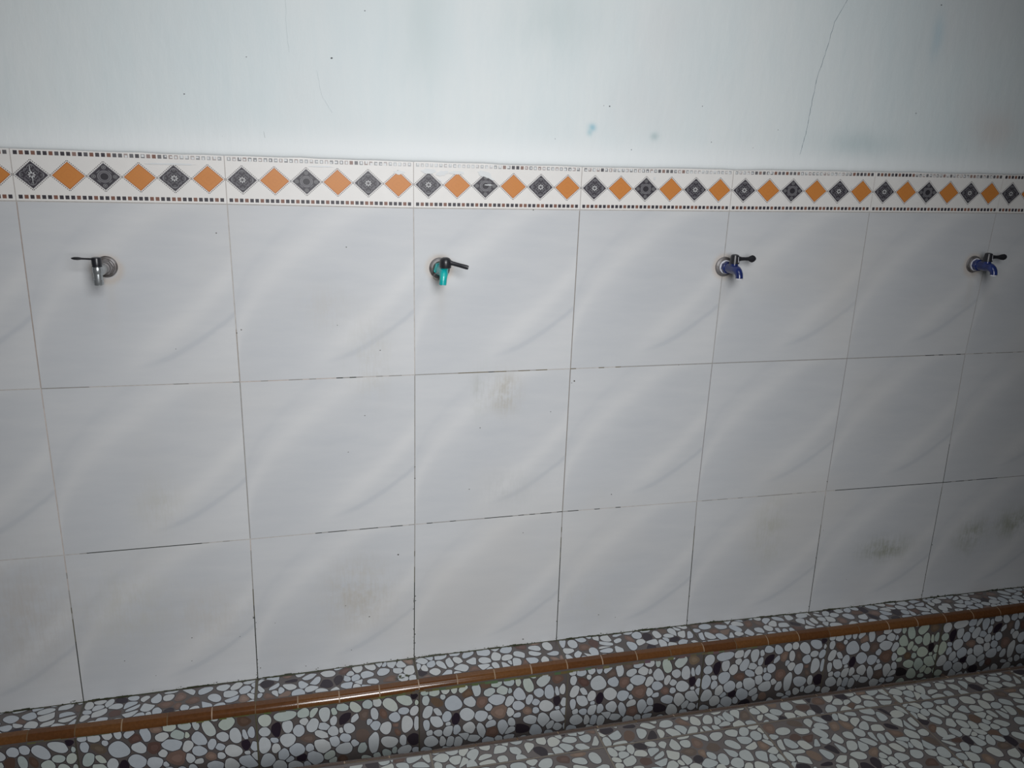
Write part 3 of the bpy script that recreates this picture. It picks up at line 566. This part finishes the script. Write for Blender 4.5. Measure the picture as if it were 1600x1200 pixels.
quarter('trim_3', lambda X: pw(YG, X), ZF, .0185, .0150, 1, jn, 'thin brown rounded edging where the pebble floor meets the gutter', dark=.42)  # tint darkened to carry the shade of facing away from the light

# ---- gutter between ledge and floor
gt = PS(); cg = (.07, .065, .055)
for s in range(40):
    X0, X1 = lerp(xa, xb, s / 40), lerp(xa, xb, (s + 1) / 40)
    gt.add([(X0, -.11, ZB + .02), (X0, pw(YG, X0) , ZB + .02), (X1, pw(YG, X1), ZB + .02), (X1, -.11, ZB + .02)], cg)
gutter = gt.build('gutter', [grout]); tag(gutter, 'dark drainage gutter running between the ledge and the pebble floor', 'gutter', kind='structure')

# ---- floor
fl = PS(); rnf = random.Random(17); YE = -2.9
for s in range(NS):
    X0, X1 = lerp(xa, xb, s / NS), lerp(xa, xb, (s + 1) / NS); Y0, Y1 = pw(YG, X0), pw(YG, X1)
    fl.add([(X0, Y0, ZF), (X0, YE, ZF), (X1, YE, ZF), (X1, Y1, ZF)], GRT)
    fl.add([(X0, Y0, ZF), (X1, Y1, ZF), (X1, Y1, ZB), (X0, Y0, ZB)], (.08, .075, .065))
fl.add([(xa, YE, ZB), (xb, YE, ZB), (xb, YE, ZF), (xa, YE, ZF)], GRT)
for i in range(I0, I1):
    xl = i * T - .008
    def onf(a, b, l, xl=xl): X = xl + a; return (X, pw(YL, X) - b, ZF + l)
    def ons(a, b, l, xl=xl): X = xl + a; return (X, pw(YL, X) + b, ZF + l)
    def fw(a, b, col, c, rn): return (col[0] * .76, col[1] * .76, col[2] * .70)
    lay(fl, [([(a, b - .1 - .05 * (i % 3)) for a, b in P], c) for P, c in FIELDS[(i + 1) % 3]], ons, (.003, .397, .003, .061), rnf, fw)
    for r in range(6):
        F = FIELDS[(i + 2 * r) % 3] if i < 6 and r < 3 else [e for e in FIELDS[(i + r) % 3]]
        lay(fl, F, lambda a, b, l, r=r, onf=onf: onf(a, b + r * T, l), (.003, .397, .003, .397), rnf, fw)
    jc = (.17, .145, .115); w = .0016
    Y0 = pw(YL, xl)
    fl.add([(xl - w, pw(YG, xl) , ZF + .0006), (xl - w, YE, ZF + .0006), (xl + w, YE, ZF + .0006), (xl + w, pw(YG, xl), ZF + .0006)], jc)
    for r in range(6):
        fl.add([(xl, pw(YL, xl) - r * T - w, ZF + .0007), (xl + T, pw(YL, xl + T) - r * T - w, ZF + .0007), (xl + T, pw(YL, xl + T) - r * T + w, ZF + .0007), (xl, pw(YL, xl) - r * T + w, ZF + .0007)], jc)
for s in range(160):
    X0 = lerp(-.6, 3.4, s / 160); X1 = X0 + 4 / 160; a = rnf.uniform(.0005, .0018)
    fl.add([(X0, pw(YG, X0), ZF + .0008), (X0, pw(YG, X0) - a, ZF + .0008), (X1, pw(YG, X1) - a, ZF + .0008), (X1, pw(YG, X1), ZF + .0008)], (.17, .135, .07))
floor = fl.build('floor', [peb_m]); tag(floor, 'floor of glossy tiles printed with white, brown and black pebbles', 'floor', kind='structure')

# ------------------------------------------------------------------ water taps
def lathe(prof, n=28, axis='Z', org=(0, 0, 0)):
    bm = bmesh.new(); rings = []
    for r, h in prof:
        ring = []
        for k in range(n):
            t = 2 * math.pi * k / n; a, c_ = r * math.cos(t), r * math.sin(t)
            p = {'Z': (a, c_, h), 'Y': (a, -h, c_)}[axis]
            ring.append(bm.verts.new((p[0] + org[0], p[1] + org[1], p[2] + org[2])))
        rings.append(ring)
    for r0, r1 in zip(rings, rings[1:]):
        for k in range(n): bm.faces.new((r0[k], r0[(k + 1) % n], r1[(k + 1) % n], r1[k]))
    for r in (rings[0], rings[-1]):
        try: bm.faces.new(r)
        except ValueError: pass
    return bm
def tube(path, n=22, cap=True):             # path: (point, radius, flatten)
    bm = bmesh.new(); rings = []
    P = [Vector(p[0]) for p in path]
    up0 = Vector((1, 0, 0))
    for i_, p in enumerate(path):
        d = (P[min(i_ + 1, len(P) - 1)] - P[max(i_ - 1, 0)]).normalized()
        a = (up0 - d * up0.dot(d)).normalized() if abs(up0.dot(d)) < .95 else Vector((0, 0, 1)).cross(d).normalized()
        b_ = d.cross(a); rx = p[1]; ry = p[1] * (p[2] if len(p) > 2 else 1)
        rings.append([bm.verts.new(P[i_] + a * rx * math.cos(2 * math.pi * k / n) + b_ * ry * math.sin(2 * math.pi * k / n)) for k in range(n)])
    for r0, r1 in zip(rings, rings[1:]):
        for k in range(n): bm.faces.new((r0[k], r0[(k + 1) % n], r1[(k + 1) % n], r1[k]))
    if cap: bm.faces.new(rings[0]); bm.faces.new(rings[-1])
    return bm
def join(*bms):
    out = bmesh.new()
    for b_ in bms:
        me = bpy.data.meshes.new('t'); b_.to_mesh(me); out.from_mesh(me); bpy.data.meshes.remove(me); b_.free()
    return out
def part(name, bm, mat, parent, smooth=True, bevel=0, label=None):
    bmesh.ops.recalc_face_normals(bm, faces=bm.faces)
    me = bpy.data.meshes.new(name); bm.to_mesh(me); bm.free(); me.materials.append(mat)
    for p in me.polygons: p.use_smooth = smooth
    if smooth: me.set_sharp_from_angle(angle=math.radians(38))
    o = bpy.data.objects.new(name, me); COL.objects.link(o); o.parent = parent
    if bevel: m = o.modifiers.new('b', 'BEVEL'); m.width = bevel; m.segments = 2; m.limit_method = 'ANGLE'
    if label: o['label'] = label
    return o
chrome, b = newmat('worn_chrome', .25, .7, (.40, .42, .43)); link(noise(80, 3) * .25 + .14, b.inputs['Roughness'])
steel, b = newmat('dull_steel', .5, .45, (.36, .34, .33)); link(mixc(step(noise(70, 4), .45, .65), (.20, .19, .19), (.13, .115, .11)), b.inputs['Base Color'])
grime, b = newmat('grimy_ring', .7, .2, (.09, .085, .06))
black, b = newmat('black_plastic', .32, 0, (.018, .018, .022)); link(mixc(noise(120, 2), (.014, .014, .018), (.026, .026, .03)), b.inputs['Base Color'])
teal, b = newmat('teal_plastic', .30, 0, (.0, .36, .36), coat=.2); link(mixc(step(noise(60, 3), .35, .7), (.0, .33, .34), (.02, .42, .39)), b.inputs['Base Color'])
blue, b = newmat('navy_blue_plastic', .28, 0, (.018, .035, .20), coat=.3); link(mixc(step(noise(60, 3), .35, .7), (.010, .018, .095), (.016, .032, .15)), b.inputs['Base Color'])
whitep, b = newmat('white_seal', .5, 0, (.62, .63, .66)); link(mixc(noise(150, 2), (.5, .5, .55), (.75, .75, .78)), b.inputs['Base Color'])
hole, b = newmat('dark_mouth', .8, 0, (.01, .012, .012)); link(mixc(noise(90, 2), (.006, .008, .008), (.02, .02, .02)), b.inputs['Base Color'])

def tap(x, z, yaw, label):
    r = bpy.data.objects.new('water_tap', None); COL.objects.link(r); r.location = (x, -.0016, z); r.rotation_euler = (0, 0, yaw); r.empty_display_size = .03
    return tag(r, label, 'tap', 'water taps in a row on the tiled wall')
def hexnut(y0, y1, r, n=6, rot=0):
    bm = bmesh.new(); R = []
    for y_ in (y0, y1): R.append([bm.verts.new((r * math.cos(2 * math.pi * k / n + rot), -y_, r * math.sin(2 * math.pi * k / n + rot))) for k in range(n)])
    for k in range(n): bm.faces.new((R[0][k], R[0][(k + 1) % n], R[1][(k + 1) % n], R[1][k]))
    bm.faces.new(R[0]); bm.faces.new(R[1]); return bm
def lever(pivot, dirv, length, prof, wide=(0, 0, 1)):
    """flat bar from the cap; prof: (t, half height, half thickness) along it"""
    d = Vector(dirv).normalized(); w = Vector(wide); w = (w - d * w.dot(d)).normalized(); s = d.cross(w); n = 14; bm = bmesh.new(); R = []
    for t, hw, ht in prof:
        c_ = Vector(pivot) + d * length * t
        R.append([bm.verts.new(c_ + w * hw * math.cos(2 * math.pi * k / n) + s * ht * math.sin(2 * math.pi * k / n)) for k in range(n)])
    for r0, r1 in zip(R, R[1:]):
        for k in range(n): bm.faces.new((r0[k], r0[(k + 1) % n], r1[(k + 1) % n], r1[k]))
    bm.faces.new(R[0]); bm.faces.new(R[-1]); return bm
# 1: metal tap, lever pointing left
t = tap(.152, 1.055, 0, 'metal tap with a black lever pointing left, leftmost on the tiled wall')
part('wall_flange', lathe([(.021, 0), (.0225, .001), (.0225, .0035), (.0205, .0055), (.0175, .006), (.0165, .010), (.015, .0105)], 40, 'Y'), steel, t)
part('connector', join(hexnut(.010, .021, .0165), lathe([(.0125, .02), (.0125, .03), (.0115, .031)], 28, 'Y')), steel, t, bevel=.0008)
part('tap_body', join(lathe([(.0100, .030), (.0105, .045), (.0098, .075), (.0085, .081), (.003, .083)], 28, 'Y'),
                      lathe([(.0080, .001), (.0084, -.002), (.0084, -.013), (.0093, -.0135), (.0094, -.0235), (.0088, -.0250), (.0074, -.0250), (.0072, -.020)], 30, 'Z', (0, -.083, 0)),
                      lathe([(.0080, -.004), (.0096, .002), (.0094, .010), (.0072, .0140)], 30, 'Z', (0, -.083, 0))), chrome, t)
part('spout_mouth', lathe([(.0073, -.0235), (.0001, -.0235)], 24, 'Z', (0, -.083, 0)), hole, t)
part('tap_cap', lathe([(.0080, .0115), (.0096, .012), (.0096, .0145), (.0090, .015), (.0090, .016), (.0096, .0165), (.0094, .0285), (.0084, .0305), (.004, .0312), (.0001, .0312)], 30, 'Z', (0, -.083, 0)), black, t)
part('lever_handle', lever((-.006, -.083, .0272), (-1, 0, .045), .040, [(0, .0022, .004), (.35, .0019, .0040), (.52, .0021, .0045), (.68, .0032, .0060), (.85, .0030, .0058), (.95, .0018, .004), (1.0, .0006, .0015)]), black, t)
# 2: teal plastic tap, lever pointing right
t = tap(.863, 1.048, -.02, 'teal plastic tap with a round black cap and lever pointing right')
part('wall_flange', lathe([(.0235, 0), (.0245, .0012), (.0240, .003), (.0205, .0055), (.0165, .006), (.0160, .0075)], 40, 'Y'), steel, t)
part('sealing_ring', lathe([(.0150, .006), (.0165, .008), (.0150, .0105), (.0130, .011)], 32, 'Y'), grime, t)
part('wire_loop', tube([((-.0125 + .0080 * math.cos(a), -.046 - .004 * math.sin(a), -.0125 + .0085 * math.sin(a)), .0009) for a in [1.2 + k * 2 * math.pi / 18 for k in range(15)]], 8), steel, t)
part('tap_body', join(hexnut(.010, .026, .0172, 6, .25), lathe([(.0145, .024), (.0140, .028), (.0125, .030), (.0120, .052), (.0105, .060)], 30, 'Y'),
                      tube([((0, -.050, 0), .0108), ((0, -.058, .0002), .0108), ((-.0004, -.065, -.001), .0104), ((-.0012, -.0705, -.0045), .0096), ((-.002, -.0735, -.0095), .0086), ((-.0028, -.0745, -.015), .0083), ((-.0038, -.0750, -.0265), .0083)], 26, cap=False),
                      lathe([(.0085, .002), (.0082, .012), (.0082, .016)], 24, 'Z', (.002, -.060, 0))), teal, t)
part('spout_mouth', lathe([(.0080, -.0262), (.0001, -.0262)], 24, 'Z', (-.0038, -.0750, 0)), hole, t)
part('tap_cap', lathe([(.0105, .011), (.0128, .0115), (.0134, .014), (.0134, .024), (.0124, .0295), (.0092, .0330), (.005, .0348), (.0001, .0350)], 32, 'Z', (.004, -.062, -.0015)), black, t)
part('lever_handle', lever((.015, -.066, .0215), (.82, -.34, -.19), .042, [(0, .0058, .0048), (.12, .0050, .0042), (.5, .0048, .0040), (.9, .0052, .0042), (1.0, .0044, .0034)]), black, t)
# 3 and 4: navy blue plastic taps, paddle levers pointing right
def blue_tap(x, z, yaw, s, label, tip, nutmat, nut):
    t = tap(x, z, yaw, label)
    if nut: part('wall_flange', join(lathe([(.0225, 0), (.0235, .001), (.023, .003), (.019, .0045)], 32, 'Y'), hexnut(.003, .0105, .0225, 6, .3)), steel, t, bevel=.0008)
    else: part('wall_flange', lathe([(.0235, 0), (.0250, .0015), (.0245, .004), (.0205, .0065), (.0180, .007), (.0175, .0085)], 40, 'Y'), steel, t)
    part('sealing_ring', lathe([(.0165, .0075), (.0178, .0088), (.0172, .0115), (.015, .012)], 32, 'Y'), whitep, t, label='white sealing tape ring')
    part('tap_body', join(hexnut(.0115, .024, .0158, 8, .2), lathe([(.0130, .023), (.0122, .030), (.0118, .050), (.0112, .056)], 30, 'Y'),
                          tube([((0, -.050, 0), .0116), ((0, -.058, .0006), .0114), ((0, -.0655, -.0005), .0110), ((.0008, -.0715, -.0040), .0102), ((.0012, -.0755, -.0090), .0094), ((.0015, -.0770, -.0135), .0090), ((.0015, -.0775, -.0180), .0092)], 26, cap=False),
                          lathe([(.0102, .002), (.0098, .012), (.0090, .020)], 24, 'Z', (0, -.049, 0))), blue, t, bevel=.0006)
    part('spout_ring', lathe([(.0090, -.0178), (.0084, -.0205), (.0072, -.0205), (.0070, -.0178)], 26, 'Z', (.0015, -.0775, 0)), whitep, t, label='pale ring at the spout mouth')
    part('tap_cap', lathe([(.0108, .0145), (.0122, .015), (.0116, .022), (.0104, .031), (.0094, .0355), (.0055, .0374), (.0001, .0376)], 32, 'Z', (.0, -.049, 0)), black, t)
    part('cap_slot', lever((.0045, -.0600, .0185), (.0, .16, 1), .0135, [(0, .0009, .0006), (1, .0009, .0006)], (1, 0, 0)), whitep, t, label='pale mark on the cap')
    part('lever_handle', lever((.004, -.050, .0262), (1, .02, .0), .054, [(a, h * 1.15, k * 1.1) for a, h, k in tip]), black, t)
    return t
blue_tap(1.596, 1.048, 0, 1, 'navy blue tap with a black paddle lever, fixed across the joint of two wall tiles',
         [(0, .0068, .0060), (.12, .0062, .0050), (.25, .0042, .0040), (.45, .0037, .0034), (.62, .0042, .0034), (.74, .0072, .0038), (.82, .0082, .0038), (.92, .0066, .0034), (1.0, .0030, .002)], whitep, False)
blue_tap(2.362, 1.051, -.04, 1, 'navy blue tap with a hexagonal metal nut at the wall, rightmost of the row',
         [(0, .0062, .0058), (.15, .0050, .0046), (.35, .0038, .0036), (.50, .0042, .0036), (.68, .0066, .004), (.84, .0074, .004), (.95, .0056, .0034), (1.0, .0024, .002)], whitep, True)
